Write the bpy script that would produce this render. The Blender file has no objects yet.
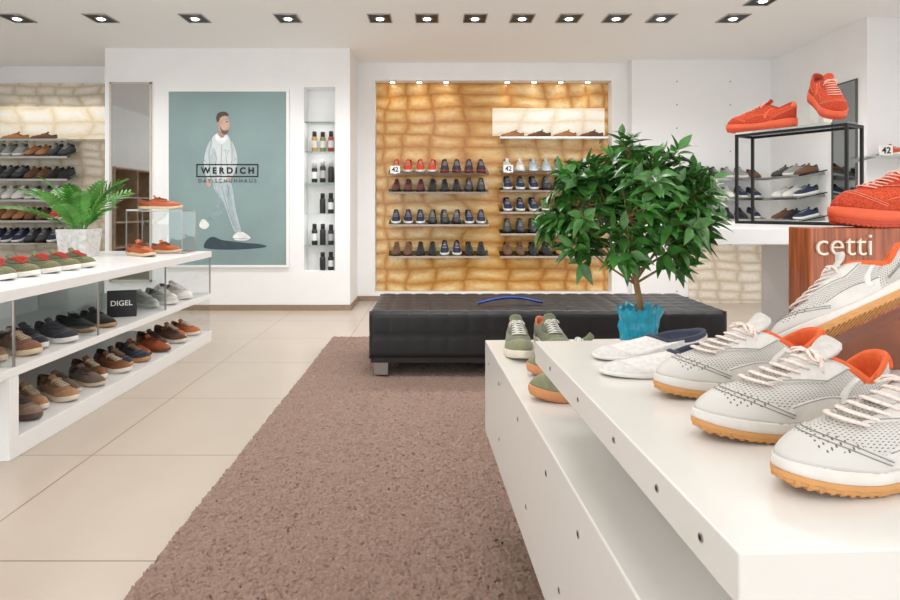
import bpy, bmesh, math, random
import numpy as np
from mathutils import Vector, Matrix, Euler
random.seed(7); np.random.seed(7)
PI = math.pi
C = bpy.context.scene.collection
R = math.radians
ORD = ['first','second','third','fourth','fifth','sixth','seventh','eighth','ninth','tenth','eleventh','twelfth','thirteenth','fourteenth','fifteenth','sixteenth','seventeenth','eighteenth']

# ------------------------------------------------------------------ materials
def lin(c):
    o = []
    for v in c:
        v = v/255.0
        o.append(v/12.92 if v <= 0.04045 else ((v+0.055)/1.055)**2.4)
    return o
MC = {}
def newmat(name):
    m = bpy.data.materials.new(name); m.use_nodes = True
    nt = m.node_tree
    return m, nt, nt.nodes, nt.links, nt.nodes['Principled BSDF']
def mat(name, rgb, rough=.5, metal=0, var=.05, scale=40, bump=0, bscale=None, coat=0, sheen=0):
    if name in MC: return MC[name]
    m, nt, N, L, b = newmat(name)
    c = lin(rgb)
    tc = N.new('ShaderNodeTexCoord')
    nz = N.new('ShaderNodeTexNoise'); nz.inputs['Scale'].default_value = scale; nz.inputs['Detail'].default_value = 4
    L.new(tc.outputs['Object'], nz.inputs['Vector'])
    cr = N.new('ShaderNodeValToRGB')
    cr.color_ramp.elements[0].position = .3; cr.color_ramp.elements[1].position = .7
    cr.color_ramp.elements[0].color = [max(0, v*(1-var)) for v in c]+[1]
    cr.color_ramp.elements[1].color = [min(1, v*(1+var)) for v in c]+[1]
    L.new(nz.outputs['Fac'], cr.inputs['Fac']); L.new(cr.outputs['Color'], b.inputs['Base Color'])
    b.inputs['Roughness'].default_value = rough; b.inputs['Metallic'].default_value = metal
    if coat: b.inputs['Coat Weight'].default_value = coat
    if sheen: b.inputs['Sheen Weight'].default_value = sheen
    if bump:
        n2 = N.new('ShaderNodeTexNoise'); n2.inputs['Scale'].default_value = bscale or scale*4; n2.inputs['Detail'].default_value = 3
        L.new(tc.outputs['Object'], n2.inputs['Vector'])
        bp = N.new('ShaderNodeBump'); bp.inputs['Strength'].default_value = bump; bp.inputs['Distance'].default_value = .004
        L.new(n2.outputs['Fac'], bp.inputs['Height']); L.new(bp.outputs['Normal'], b.inputs['Normal'])
    MC[name] = m
    return m
def emit(name, rgb, s):
    if name in MC: return MC[name]
    m, nt, N, L, b = newmat(name)
    b.inputs['Base Color'].default_value = lin(rgb)+[1]
    b.inputs['Emission Color'].default_value = lin(rgb)+[1]; b.inputs['Emission Strength'].default_value = s
    MC[name] = m; return m
def glass(name, tint=(240,248,245), amt=.1):
    if name in MC: return MC[name]
    m, nt, N, L, b = newmat(name)
    N.remove(b)
    out = N['Material Output']
    tr = N.new('ShaderNodeBsdfTransparent'); tr.inputs['Color'].default_value = lin(tint)+[1]
    gl = N.new('ShaderNodeBsdfGlossy'); gl.inputs['Roughness'].default_value = .03; gl.inputs['Color'].default_value = (.95,1,.98,1)
    fr = N.new('ShaderNodeFresnel'); fr.inputs['IOR'].default_value = 1.45
    ad = N.new('ShaderNodeMath'); ad.operation = 'ADD'; ad.inputs[1].default_value = amt*.3; ad.use_clamp = True
    mx = N.new('ShaderNodeMixShader')
    L.new(fr.outputs[0], ad.inputs[0]); L.new(ad.outputs[0], mx.inputs['Fac'])
    L.new(tr.outputs[0], mx.inputs[1]); L.new(gl.outputs[0], mx.inputs[2]); L.new(mx.outputs[0], out.inputs['Surface'])
    MC[name] = m; return m
def math_node(N, L, op, a, b=None):
    n = N.new('ShaderNodeMath'); n.operation = op
    for i, v in enumerate((a, b)):
        if v is None: continue
        if isinstance(v, (int, float)): n.inputs[i].default_value = v
        else: L.new(v, n.inputs[i])
    return n.outputs[0]
def dots(name, rgb, dot, sx, sz, rad, rough=.5, ax=('X','Z'), zmin=None, attr=None):
    """regular grid of small dots (perforation / peg holes) in object or surface coordinates"""
    if name in MC: return MC[name]
    m, nt, N, L, b = newmat(name)
    tc = N.new('ShaderNodeTexCoord'); sp = N.new('ShaderNodeSeparateXYZ'); L.new(tc.outputs['Object'], sp.inputs[0])
    s2 = sp
    if attr:
        at_ = N.new('ShaderNodeAttribute'); at_.attribute_name = attr
        s2 = N.new('ShaderNodeSeparateXYZ'); L.new(at_.outputs['Vector'], s2.inputs[0])
    def cell(o, s):
        u = math_node(N, L, 'MULTIPLY', o, 1.0/s); f = math_node(N, L, 'FRACT', u)
        d = math_node(N, L, 'SUBTRACT', f, .5); d = math_node(N, L, 'MULTIPLY', d, s)
        return math_node(N, L, 'MULTIPLY', d, d)
    d2 = math_node(N, L, 'ADD', cell(s2.outputs[ax[0]], sx), cell(s2.outputs[ax[1]], sz))
    k = math_node(N, L, 'LESS_THAN', d2, rad*rad)
    if zmin is not None:
        for o, op, v in (('Z','GREATER_THAN',zmin[0]),('Z','LESS_THAN',zmin[1]),('X','GREATER_THAN',zmin[2]),('X','LESS_THAN',zmin[3])):
            k = math_node(N, L, 'MULTIPLY', k, math_node(N, L, op, sp.outputs[o], v))
    mx = N.new('ShaderNodeMix'); mx.data_type = 'RGBA'
    mx.inputs['A'].default_value = lin(rgb)+[1]; mx.inputs['B'].default_value = lin(dot)+[1]
    L.new(k, mx.inputs['Factor']); L.new(mx.outputs['Result'], b.inputs['Base Color'])
    b.inputs['Roughness'].default_value = rough
    MC[name] = m; return m
def reptile(name, cols, cw, ch, glow=0, lo=(.90,.76,.54), warp=None):
    """regular rows of rounded rectangular scales with soft creases; cols = seam, edge, body, centre; warp = (centre x, cubic) packs scales tighter at the sides"""
    m, nt, N, L, b = newmat(name)
    tc = N.new('ShaderNodeTexCoord'); sp = N.new('ShaderNodeSeparateXYZ'); L.new(tc.outputs['Object'], sp.inputs[0])
    M_ = lambda op, a, b_=None: math_node(N, L, op, a, b_)
    xo = sp.outputs['X']
    if warp:
        xc = M_('SUBTRACT',xo,warp[0]); x3 = M_('MULTIPLY',M_('MULTIPLY',xc,xc),xc)
        uu = M_('ADD',M_('MULTIPLY',xc,1/cw),M_('MULTIPLY',x3,warp[1]))
    else: uu = M_('MULTIPLY',xo,1/cw)
    vv = M_('MULTIPLY',sp.outputs['Z'],1/ch)
    cb = N.new('ShaderNodeCombineXYZ'); L.new(uu,cb.inputs[0]); L.new(vv,cb.inputs[1])
    nz = N.new('ShaderNodeTexNoise'); nz.inputs['Scale'].default_value = .38; nz.inputs['Detail'].default_value = 1.5
    L.new(cb.outputs[0], nz.inputs['Vector'])
    sc = N.new('ShaderNodeSeparateColor'); L.new(nz.outputs['Color'], sc.inputs[0])
    v2 = M_('ADD', vv, M_('MULTIPLY', sc.outputs[0], 1.3))
    rowi = M_('FLOOR', v2)
    sh_ = M_('FRACT', M_('MULTIPLY', M_('SINE', M_('MULTIPLY', rowi, 12.9)), 43.7))
    u2 = M_('ADD', M_('ADD', uu, M_('MULTIPLY', sc.outputs[1], .9)), M_('MULTIPLY', sh_, .22))
    du = M_('SUBTRACT', .5, M_('ABSOLUTE', M_('SUBTRACT', M_('FRACT', u2), .5)))
    dv = M_('SUBTRACT', .5, M_('ABSOLUTE', M_('SUBTRACT', M_('FRACT', v2), .5)))
    du = M_('MULTIPLY', du, 1.6)
    sm = N.new('ShaderNodeMath'); sm.operation = 'SMOOTH_MIN'; L.new(du, sm.inputs[0]); L.new(dv, sm.inputs[1]); sm.inputs[2].default_value = .30
    dist = sm.outputs[0]
    ad = N.new('ShaderNodeCombineXYZ'); L.new(u2,ad.inputs[0]); L.new(v2,ad.inputs[1])
    mp = N.new('ShaderNodeMapping'); mp.inputs['Scale'].default_value = (4.0,3.0,1); L.new(ad.outputs[0], mp.inputs['Vector'])
    n3 = N.new('ShaderNodeTexNoise'); n3.inputs['Scale'].default_value = 1.5; n3.inputs['Detail'].default_value = 6; n3.inputs['Roughness'].default_value = .62
    L.new(mp.outputs[0], n3.inputs['Vector'])
    wob = M_('ADD', dist, M_('MULTIPLY', M_('SUBTRACT', n3.outputs['Fac'], .5), .06))
    cr = N.new('ShaderNodeValToRGB'); e = cr.color_ramp.elements
    e[0].position = 0.0; e[0].color = lin(cols[0])+[1]; e[1].position = .42; e[1].color = lin(cols[3])+[1]
    x = e.new(.07); x.color = lin(cols[1])+[1]
    x = e.new(.22); x.color = lin(cols[2])+[1]
    L.new(wob, cr.inputs['Fac'])
    cr2 = N.new('ShaderNodeValToRGB'); cr2.color_ramp.elements[0].position = .32; cr2.color_ramp.elements[1].position = .60
    cr2.color_ramp.elements[0].color = lo+(1,); cr2.color_ramp.elements[1].color = (1,1,1,1)
    L.new(n3.outputs['Fac'], cr2.inputs['Fac'])
    n4 = N.new('ShaderNodeTexNoise'); n4.inputs['Scale'].default_value = .9; n4.inputs['Detail'].default_value = 2
    L.new(tc.outputs['Object'], n4.inputs['Vector'])
    cr3 = N.new('ShaderNodeValToRGB'); cr3.color_ramp.elements[0].position = .4; cr3.color_ramp.elements[1].position = .62
    cr3.color_ramp.elements[0].color = lo+(1,); cr3.color_ramp.elements[1].color = (1,1,1,1)
    L.new(n4.outputs['Fac'], cr3.inputs['Fac'])
    def mul(a, bb, f):
        mu = N.new('ShaderNodeMixRGB'); mu.blend_type = 'MULTIPLY'; mu.inputs[0].default_value = f
        L.new(a, mu.inputs[1]); L.new(bb, mu.inputs[2]); return mu.outputs[0]
    res = mul(mul(cr.outputs[0], cr2.outputs[0], .9), cr3.outputs[0], .9)
    L.new(res, b.inputs['Base Color'])
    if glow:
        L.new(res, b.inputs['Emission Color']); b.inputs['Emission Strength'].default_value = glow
    b.inputs['Roughness'].default_value = .18
    hh = M_('ADD', M_('MINIMUM', wob, .16), M_('MULTIPLY', n3.outputs['Fac'], .07))
    bp = N.new('ShaderNodeBump'); bp.inputs['Strength'].default_value = .28; bp.inputs['Distance'].default_value = .03
    L.new(hh, bp.inputs['Height']); L.new(bp.outputs[0], b.inputs['Normal'])
    return m

WHITE = mat('white_lacquer', (238,238,237), .28, var=.01)
WALL = mat('white_paint', (244,244,244), .7, var=.012, scale=6)
CEIL = mat('ceiling_paint', (252,252,252), .85, var=.003, scale=5)
CHROME = mat('chrome', (205,205,208), .2, 1, var=.03)
STEEL = mat('brushed_steel', (170,168,165), .35, .9, var=.06)
BLACKM = mat('black_metal', (22,22,24), .4, .3, var=.1)
GLASS = glass('clear_glass', (250,252,252), .05)
GLASSG = glass('shelf_glass', (245,250,248), .12)
MIRROR = mat('mirror_glass', (205,208,208), .03, 1, var=.01)
BLACK = mat('black_ink', (20,22,26), .6, var=.1)

# ------------------------------------------------------------------ mesh helpers
class MB:
    def __init__(s): s.v = []; s.f = []; s.perf = None
    def add(s, v, f):
        o = len(s.v); s.v += [tuple(p) for p in v]; s.f += [tuple(i+o for i in q) for q in f]; return s
    def box(s, x0, x1, y0, y1, z0, z1):
        v = [(x0,y0,z0),(x1,y0,z0),(x1,y1,z0),(x0,y1,z0),(x0,y0,z1),(x1,y0,z1),(x1,y1,z1),(x0,y1,z1)]
        return s.add(v, [(0,3,2,1),(4,5,6,7),(0,1,5,4),(1,2,6,5),(2,3,7,6),(3,0,4,7)])
    def poly_prism(s, pts, y0, y1):
        """polygon in x,z extruded along y"""
        n = len(pts)
        v = [(p[0],y0,p[1]) for p in pts]+[(p[0],y1,p[1]) for p in pts]
        f = [tuple(range(n)), tuple(range(2*n-1,n-1,-1))]
        for i in range(n): j = (i+1)%n; f.append((i,i+n,j+n,j))
        return s.add(v, f)
    def rings(s, rings, cap0=True, cap1=True):
        n = len(rings[0]); v = [p for r in rings for p in r]; f = []
        for k in range(len(rings)-1):
            for i in range(n):
                j = (i+1)%n; f.append((k*n+i,k*n+j,(k+1)*n+j,(k+1)*n+i))
        def cap(k, rev):
            r = rings[k]; c = [sum(p[a] for p in r)/n for a in range(3)]
            v.append(c); ci = len(v)-1
            for i in range(n):
                j = (i+1)%n
                f.append((ci,k*n+j,k*n+i) if rev else (ci,k*n+i,k*n+j))
        if cap0: cap(0, True)
        if cap1: cap(len(rings)-1, False)
        return s.add(v, f)
    def lathe(s, prof, cx=0, cy=0, cz=0, n=20, cap0=True, cap1=True):
        return s.rings([[(cx+r*math.cos(2*PI*i/n), cy+r*math.sin(2*PI*i/n), cz+z) for i in range(n)] for r, z in prof], cap0, cap1)
    def tube(s, pts, r, n=6, flat=1.0, taper=None):
        P = [Vector(p) for p in pts]; rs = []
        for k, p in enumerate(P):
            t = (P[min(k+1,len(P)-1)]-P[max(k-1,0)]).normalized()
            u = Vector((0,0,1)) if abs(t.z) < .95 else Vector((1,0,0))
            a = t.cross(u).normalized(); b = a.cross(t).normalized()
            rr = r if taper is None else r*(1-(1-taper)*k/(len(P)-1))
            rs.append([tuple(p+a*rr*math.cos(2*PI*i/n)+b*rr*flat*math.sin(2*PI*i/n)) for i in range(n)])
        return s.rings(rs)
    def mesh(s, name, smooth=False):
        me = bpy.data.meshes.new(name); me.from_pydata(s.v, [], s.f)
        bm = bmesh.new(); bm.from_mesh(me); bmesh.ops.recalc_face_normals(bm, faces=bm.faces); bm.to_mesh(me); bm.free()
        if smooth: me.polygons.foreach_set('use_smooth', [True]*len(me.polygons))
        if s.perf:
            a = me.attributes.new('perf','FLOAT_VECTOR','POINT'); a.data.foreach_set('vector', [c for p in s.perf for c in p])
        me.update(); return me
    def build(s, name, m, parent=None, world=False, smooth=False, bevel=0, seg=2):
        me = s.mesh(name, smooth); me.materials.append(m)
        o = bpy.data.objects.new(name, me); C.objects.link(o)
        if parent:
            o.parent = parent
            if world: o.location = -Vector(parent.location)
        if bevel:
            b = o.modifiers.new('bevel', 'BEVEL'); b.width = bevel; b.segments = seg; b.limit_method = 'ANGLE'
        return o
def tag(o, label=None, cat=None, group=None, kind=None):
    if label: o['label'] = label
    if cat: o['category'] = cat
    if group: o['group'] = group
    if kind: o['kind'] = kind
    return o
def empty(name, loc, rot=(0,0,0), label=None, cat=None, group=None):
    o = bpy.data.objects.new(name, None); C.objects.link(o); o.location = loc; o.rotation_euler = rot
    o.empty_display_size = .05
    return tag(o, label, cat, group)
def struct(mb, name, m, **k):
    o = mb.build(name, m, **k); o['kind'] = 'structure'; return o
def text(name, body, width, m, parent, loc, rot=(PI/2,0,0), extrude=.001, bold=0):
    cu = bpy.data.curves.new('txt', 'FONT'); cu.body = body; cu.align_x = 'CENTER'; cu.align_y = 'CENTER'
    cu.extrude = .01; cu.offset = bold
    t = bpy.data.objects.new('txt', cu); C.objects.link(t)
    dg = bpy.context.evaluated_depsgraph_get(); dg.update()
    me = bpy.data.meshes.new_from_object(t.evaluated_get(dg))
    bpy.data.objects.remove(t); bpy.data.curves.remove(cu)
    xs = [v.co.x for v in me.vertices]; ys = [v.co.y for v in me.vertices]
    s = width/(max(xs)-min(xs)); cx = (max(xs)+min(xs))/2; cy = (max(ys)+min(ys))/2
    for v in me.vertices: v.co = ((v.co.x-cx)*s, (v.co.y-cy)*s, v.co.z/.01*extrude)
    me.materials.clear(); me.materials.append(m); me.name = name
    o = bpy.data.objects.new(name, me); C.objects.link(o); o.parent = parent; o.location = loc; o.rotation_euler = rot
    return o

# ------------------------------------------------------------------ room shell
H = 2.82
def floor_mat():
    m, nt, N, L, b = newmat('floor_tiles')
    tc = N.new('ShaderNodeTexCoord'); sp = N.new('ShaderNodeSeparateXYZ'); L.new(tc.outputs['Object'], sp.inputs[0])
    def line(o, off, s):
        u = math_node(N, L, 'ADD', o, off); u = math_node(N, L, 'MULTIPLY', u, 1/s); f = math_node(N, L, 'FRACT', u)
        d = math_node(N, L, 'SUBTRACT', f, .5); d = math_node(N, L, 'ABSOLUTE', d)
        return math_node(N, L, 'GREATER_THAN', d, .5-.0032/s)
    k = math_node(N, L, 'MAXIMUM', line(sp.outputs['X'], 1.53+8, .8), line(sp.outputs['Y'], -2.67+8, .8))
    nz = N.new('ShaderNodeTexNoise'); nz.inputs['Scale'].default_value = 1.6; nz.inputs['Detail'].default_value = 5
    L.new(tc.outputs['Object'], nz.inputs['Vector'])
    cr = N.new('ShaderNodeValToRGB'); cr.color_ramp.elements[0].color = lin((178,164,149))+[1]; cr.color_ramp.elements[1].color = lin((195,182,168))+[1]
    L.new(nz.outputs['Fac'], cr.inputs['Fac'])
    mx = N.new('ShaderNodeMix'); mx.data_type = 'RGBA'; mx.inputs['B'].default_value = lin((136,121,107))+[1]
    L.new(cr.outputs[0], mx.inputs['A']); L.new(k, mx.inputs['Factor']); L.new(mx.outputs['Result'], b.inputs['Base Color'])
    b.inputs['Roughness'].default_value = .28
    return m
struct(MB().box(-5.4,4.5,-3.5,7.4,-.1,0), 'floor', floor_mat())
struct(MB().box(-5.4,4.5,-3.5,7.4,H,H+.1), 'ceiling', CEIL)
struct(MB().box(-5.5,-5.4,.5,7.4,0,H), 'wall_left', WALL)
# back wall with a shallow recess that holds the gold panel
bw = MB().box(-5.4,4.5,7.28,7.4,0,H)
bw.box(-.96,-.722,7.1,7.28,0,H).box(2.08,2.3,7.1,7.28,0,H).box(-.722,2.08,7.1,7.28,2.61,H).box(-.722,2.08,7.1,7.28,0,.1)
struct(bw, 'wall_back', WALL)
# poster partition, with a niche
pw = MB()
X0, X1, Y0, Y1 = -3.56, -.925, 6.45, 7.28
nx0, nx1, nz0, nz1, nd = -1.42, -1.086, .423, 2.40, 6.66
pw.box(X0,nx0,Y0,Y1,0,H).box(nx1,X1,Y0,Y1,0,H).box(nx0,nx1,Y0,Y1,0,nz0).box(nx0,nx1,Y0,Y1,nz1,H).box(nx0,nx1,nd,Y1,nz0,nz1)
struct(pw, 'wall_back_left', WALL)
BROWN = mat('brown_skirting', (150,128,108), .5, var=.08)
struct(MB().box(X0,X1+.012,Y0-.012,Y0-.001,0,.06).box(X1+.001,X1+.012,Y0,7.1,0,.06), 'baseboard_left', BROWN)
struct(MB().box(-.91,2.25,7.088,7.099,0,.06), 'baseboard_back', BROWN)
PEG = dots('white_peg_wall', (244,244,244), (120,120,120), .62, .27, .008, .6)
struct(MB().box(2.27,3.88,6.95,7.28,0,H), 'wall_back_right', PEG)
struct(MB().box(2.27,3.87,6.938,6.949,0,.07), 'baseboard_right', mat('dark_skirting', (70,60,54), .5))
struct(MB().box(3.88,4.5,5.4,6.95,0,H).box(4.3,4.5,.5,5.4,0,H), 'wall_right', WALL)

# ------------------------------------------------------------------ reptile panels
GOLD = reptile('gold_reptile', [(196,138,72),(212,162,94),(230,190,124),(246,222,176)], .50, .16, warp=(.62,.62))
PALE = reptile('pale_reptile', [(204,192,172),(216,204,186),(230,222,208),(241,236,228)], .26, .11, lo=(.90,.86,.80))
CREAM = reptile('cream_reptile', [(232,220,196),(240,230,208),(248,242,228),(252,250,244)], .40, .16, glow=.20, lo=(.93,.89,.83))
p = MB().box(-.72,2.078,7.25,7.279,.102,2.608).build('reptile_panel', GOLD)
tag(p, 'gold and amber crocodile-skin wall panel behind the middle shoe shelves', 'wall panel')
p = MB().box(-5.3,-4.01,7.25,7.279,.3,2.61).build('reptile_panel', PALE)
tag(p, 'beige crocodile-skin wall panel behind the far left shoe shelves', 'wall panel')
p = MB().box(2.92,3.83,6.925,6.937,.0005,.67).build('reptile_panel', PALE)
tag(p, 'low pale crocodile-skin panel on the wall right of the bench', 'wall panel')
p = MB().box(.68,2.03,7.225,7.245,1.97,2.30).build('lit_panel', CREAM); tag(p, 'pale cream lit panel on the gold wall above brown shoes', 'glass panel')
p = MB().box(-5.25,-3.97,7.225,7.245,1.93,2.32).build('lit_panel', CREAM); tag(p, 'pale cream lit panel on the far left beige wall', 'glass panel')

# ------------------------------------------------------------------ shoe generator
def interp(x, xs, ys): return float(np.interp(x, xs, ys))
class Shoe:
    def __init__(s, L=.29, w=1.0, sole=.024, spring=.012, toebox=.36, hh=.083, ha=.062, hf=.090, to=.03, tf=.43, cw=.026, side=1,
                 N=32, M=10, flare=1.04, tongue=True, laces=5, lr=.0026, bow=True, overlays=(), outsole=0, throat=.45, cross=True, wave=0):
        s.__dict__.update(locals())
    def spr(s, t): return s.spring*max(0,(t-.68)/.32)**2
    def w_(s, t):
        b = interp(t,[0,.15,.35,.55,.72,.88,1],[.035,.0375,.0345,.040,.0475,.045,.041])*s.w
        return b*math.sqrt(max(0,1-abs(2*t-1)**3.0))
    def yc(s, t): return s.side*.010*(4*(t-.55)**2-.25)
    def base(s, ph, k=1.0):
        t = .5-.5*math.cos(ph); sg = 1 if math.sin(ph) >= 0 else -1
        return s.L*(t-.5)*(1-(1-k)*.35), s.yc(t)+sg*s.w_(t)*k, t
    def zs(s, t): return s.sole*(1+.28*(1-t))+s.spr(t)+s.wave*(math.cos(2*PI*(t-.12)*1.35))
    def S(s, ph, a):
        bx, by, t = s.base(ph, .96); zb = s.zs(t)-.004
        tc = t
        cx = s.L*(s.to+(s.tf-s.to)*tc-.5); cy = s.yc(s.to+(s.tf-s.to)*tc)+s.cw*math.sin(ph)
        zc = s.sole-.024+interp(tc,[0,.1,.45,.8,1],[s.hh,s.hh-.004,s.ha,s.hf-.010,s.hf])
        f = a**1.6; k = interp(t,[0,.5,.8,1],[.9,.7,.40,.24])
        h0 = (zc-zb)*interp(t,[0,.4,.7,.85,1],[.72,.58,.46,.40,s.toebox])
        q = min(f/k,1)
        z = zb+h0*math.sqrt(1-(1-q)**2)+(zc-zb-h0)*f**interp(t,[.4,.8],[1.0,1.22])
        bul = .0035*math.sin(PI*min(1,f*1.0))*(1 if t < .35 else 0)
        return Vector((bx+(cx-bx)*f-bul, by+(cy-by)*f, z))
    def nrm(s, ph, a):
        a = min(max(a,.03),.97)
        n = (s.S(ph+.02,a)-s.S(ph-.02,a)).cross(s.S(ph,a+.02)-s.S(ph,a-.02)).normalized()
        c = Vector((s.S(ph,a).x*.6,0,.02))
        if n.dot(s.S(ph,a)-c) < 0: n = -n
        return n
    def patch(s, mb, p0, p1, a0, a1, off=.002, np_=14, na=6, skew=0):
        g = []
        for i in range(np_+1):
            ph = p0+(p1-p0)*i/np_
            row = []
            aa0 = a0(i/np_) if callable(a0) else a0; aa1 = a1(i/np_) if callable(a1) else a1
            js = [0]+[j/na for j in range(na+1)]+[1]
            for q, u in enumerate(js):
                a = aa0+(aa1-aa0)*u
                e = -.001 if (i in (0,np_) or q in (0,len(js)-1)) else off
                pp_ = ph+skew*u
                row.append(s.S(pp_,a)+s.nrm(pp_,a)*e)
            g.append(row)
        n1 = len(g[0]); v = [p for r in g for p in r]; f = []
        for i in range(np_):
            for j in range(n1-1):
                k = i*n1+j; f.append((k,k+1,k+n1+1,k+n1))
        mb.add(v, f)
    def parts(s):
        out = {}; N = s.N
        phs = [2*PI*i/N for i in range(N)]
        def ring(k, zf, P=None, rip=0):
            r = []
            for i, ph in enumerate(P or phs):
                kk = k+(rip if (i//2)%2 else 0)
                x, y, t = s.base(ph, kk); x = s.L*(t-.5)*(1+(kk-1)*.5); r.append((x, y, zf(t)))
            return r
        oz = s.outsole
        if oz:
            nn = 160; P = [2*PI*i/nn for i in range(nn)]
            out['outsole'] = MB().rings([ring(.90, lambda t: s.spr(t)+.0020, P), ring(.985, lambda t: s.spr(t)+.0022, P, .022), ring(1.0, lambda t: s.spr(t)+oz*.5, P, .022), ring(1.035, lambda t: s.spr(t)+oz*.62, P), ring(1.035, lambda t: s.spr(t)+oz+.0004, P), ring(.95, lambda t: s.spr(t)+oz+.0005, P)])
            tb = MB(); nb = 30
            for i in range(nb):
                t = .035+.93*i/(nb-1); wd = s.w_(t)*.96; yc = s.yc(t); x = s.L*(t-.5); zz = s.spr(t); dt = .0032
                tb.box(x-dt, x+dt, yc-wd, yc+wd, zz+(.0003 if s.spr(t) < 1e-5 else 0), zz+.006)
            tb.box(-.30*s.L,.30*s.L,-.004,.004,.0008,.005)
            out['tread'] = tb
        fl = s.flare
        out['sole'] = MB().rings([ring(.95 if not oz else 1.0, lambda t: s.spr(t)+oz), ring(1.0 if not oz else fl, lambda t: s.spr(t)+oz+.001),
             ring(fl, lambda t: s.spr(t)+oz+(s.zs(t)-s.spr(t)-oz)*.45), ring(fl*.995, lambda t: s.zs(t)-.003), ring(1.0, lambda t: s.zs(t)), ring(.9, lambda t: s.zs(t)-.001)])
        up = MB(); rs = []
        for j in range(s.M+1):
            rs.append([tuple(s.S(ph, j/s.M)) for ph in phs])
        up.rings(rs, False, False); out['upper'] = up
        if N > 40:
            # surface coordinates in metres, used to lay out the round perforations
            jm = s.M//2; arc = [0]*N; h = N//2
            for i in range(h+1, N): arc[i] = arc[i-1]+(Vector(rs[jm][i])-Vector(rs[jm][i-1])).length
            for i in range(h-1, -1, -1): arc[i] = arc[i+1]-(Vector(rs[jm][i])-Vector(rs[jm][i+1])).length
            cum = [[0]*N for _ in range(s.M+1)]
            for j in range(1, s.M+1):
                for i in range(N): cum[j][i] = cum[j-1][i]+(Vector(rs[j][i])-Vector(rs[j-1][i])).length
            up.perf = [(arc[i],0,cum[j][i]) for j in range(s.M+1) for i in range(N)]
        Cc = [s.S(ph,1) for ph in phs]; cen = sum(Cc, Vector())/N
        def cr(k, dz, zabs=None):
            return [tuple((cen.x+(p.x-cen.x)*k, cen.y+(p.y-cen.y)*k, (p.z+dz) if zabs is None else zabs)) for p in Cc]
        out['lining'] = MB().rings([cr(1.03,-.009), cr(1.07,-.004), cr(1.05,.0025), cr(.96,.004), cr(.88,-.002), cr(.84,-.02), cr(.84,0,s.sole+.006)], False, True)
        if s.tongue:
            F = s.S(PI,1); D = (s.S(PI,1)-s.S(PI,.8)).normalized()
            pts = [s.S(PI,.80)+Vector((0,0,.0015)), s.S(PI,.9)+Vector((0,0,.003)), F+Vector((0,0,.003)), F+D*.010+Vector((0,0,.004)), F+D*.018+Vector((0,0,.009)), F+D*.022+Vector((0,0,.014))]
            rg = []
            for k, p_ in enumerate(pts):
                wd = [.013,.017,.020,.0215,.022,.018][k]*s.cw/.027
                up_ = Vector((.6,0,.8)); n = 12; r = []
                for i in range(n):
                    an = 2*PI*i/n; c, sn = math.cos(an), math.sin(an)
                    r.append(tuple(p_+Vector((0,wd*c,0))+up_*(sn*.0032-.007*c*c)))
                rg.append(r)
            out['tongue'] = MB().rings(rg)
        if s.laces:
            lb = MB(); nL = s.laces
            fs = [.95-(.95-s.throat)*i/max(1,nL-1) for i in range(nL)]
            def bar(a0, a1, lift, fl_=.7):
                pts = []
                for q in range(9):
                    u = q/8; ph = PI-.60+1.20*u; a = a0+(a1-a0)*u
                    pts.append(s.S(ph,a)+s.nrm(ph,a)*(s.lr*.5+lift*math.sin(PI*u)**.6))
                lb.tube(pts, s.lr, 6 if s.N > 24 else 4, fl_)
            As = [f**(1/1.6) for f in fs]
            for i in range(nL):
                if s.N <= 24 or not s.cross: bar(As[i], As[i], .004, .45 if s.N > 24 else .7)
                if s.cross and s.N > 24:
                    if i == nL-1: bar(As[i], As[i], .003)
                    else: bar(As[i], As[i+1], .005); bar(As[i+1], As[i], .0065)
            if s.bow:
                T = s.S(PI,.97)+s.nrm(PI,.95)*.007; k_ = .72
                for sg in (1,-1):
                    lb.tube([T]+[T+Vector(q)*k_ for q in ((.004,sg*.012,.004),(.008,sg*.026,.000),(.013,sg*.034,-.012),(.016,sg*.026,-.008),(.010,sg*.010,.001))]+[T], s.lr*.7, 6, .6)
                    lb.tube([T]+[T+Vector(q)*k_ for q in ((-.004,sg*.014,.001),(-.002,sg*.028,-.014),(.004,sg*.034,-.032))], s.lr*.7, 6, .6)
            out['laces'] = lb
        n2 = 16 if s.N > 40 else 8
        tcf = lambda u: .16+.26*math.sin(PI*u)**.8
        hcf = lambda u: .2+.42*math.sin(PI*u)
        esf = lambda u: .58+.16*u
        if 'toe_cap' in s.overlays:
            m = MB(); s.patch(m, PI-1.25, PI+1.25, 0.02, tcf, np_=n2*2); out['toe_cap'] = m
        if 'eyestay' in s.overlays:
            m = MB()
            for sg in (1,-1): s.patch(m, PI-sg*.40, PI-sg*1.15, esf, .985, off=.0028, np_=n2)
            out['eyestay'] = m
        if 'heel_counter' in s.overlays:
            m = MB(); s.patch(m, -1.2, 1.2, .02, hcf, np_=n2*2); out['heel_counter'] = m
        if 'side_panel' in s.overlays:
            m = MB()
            for sg in (1,-1): s.patch(m, sg*1.25, sg*2.05, .02, lambda u: .30+.18*math.sin(PI*u)+.1*(1-u), off=.0014, np_=n2)
            out['side_panel'] = m
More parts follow.
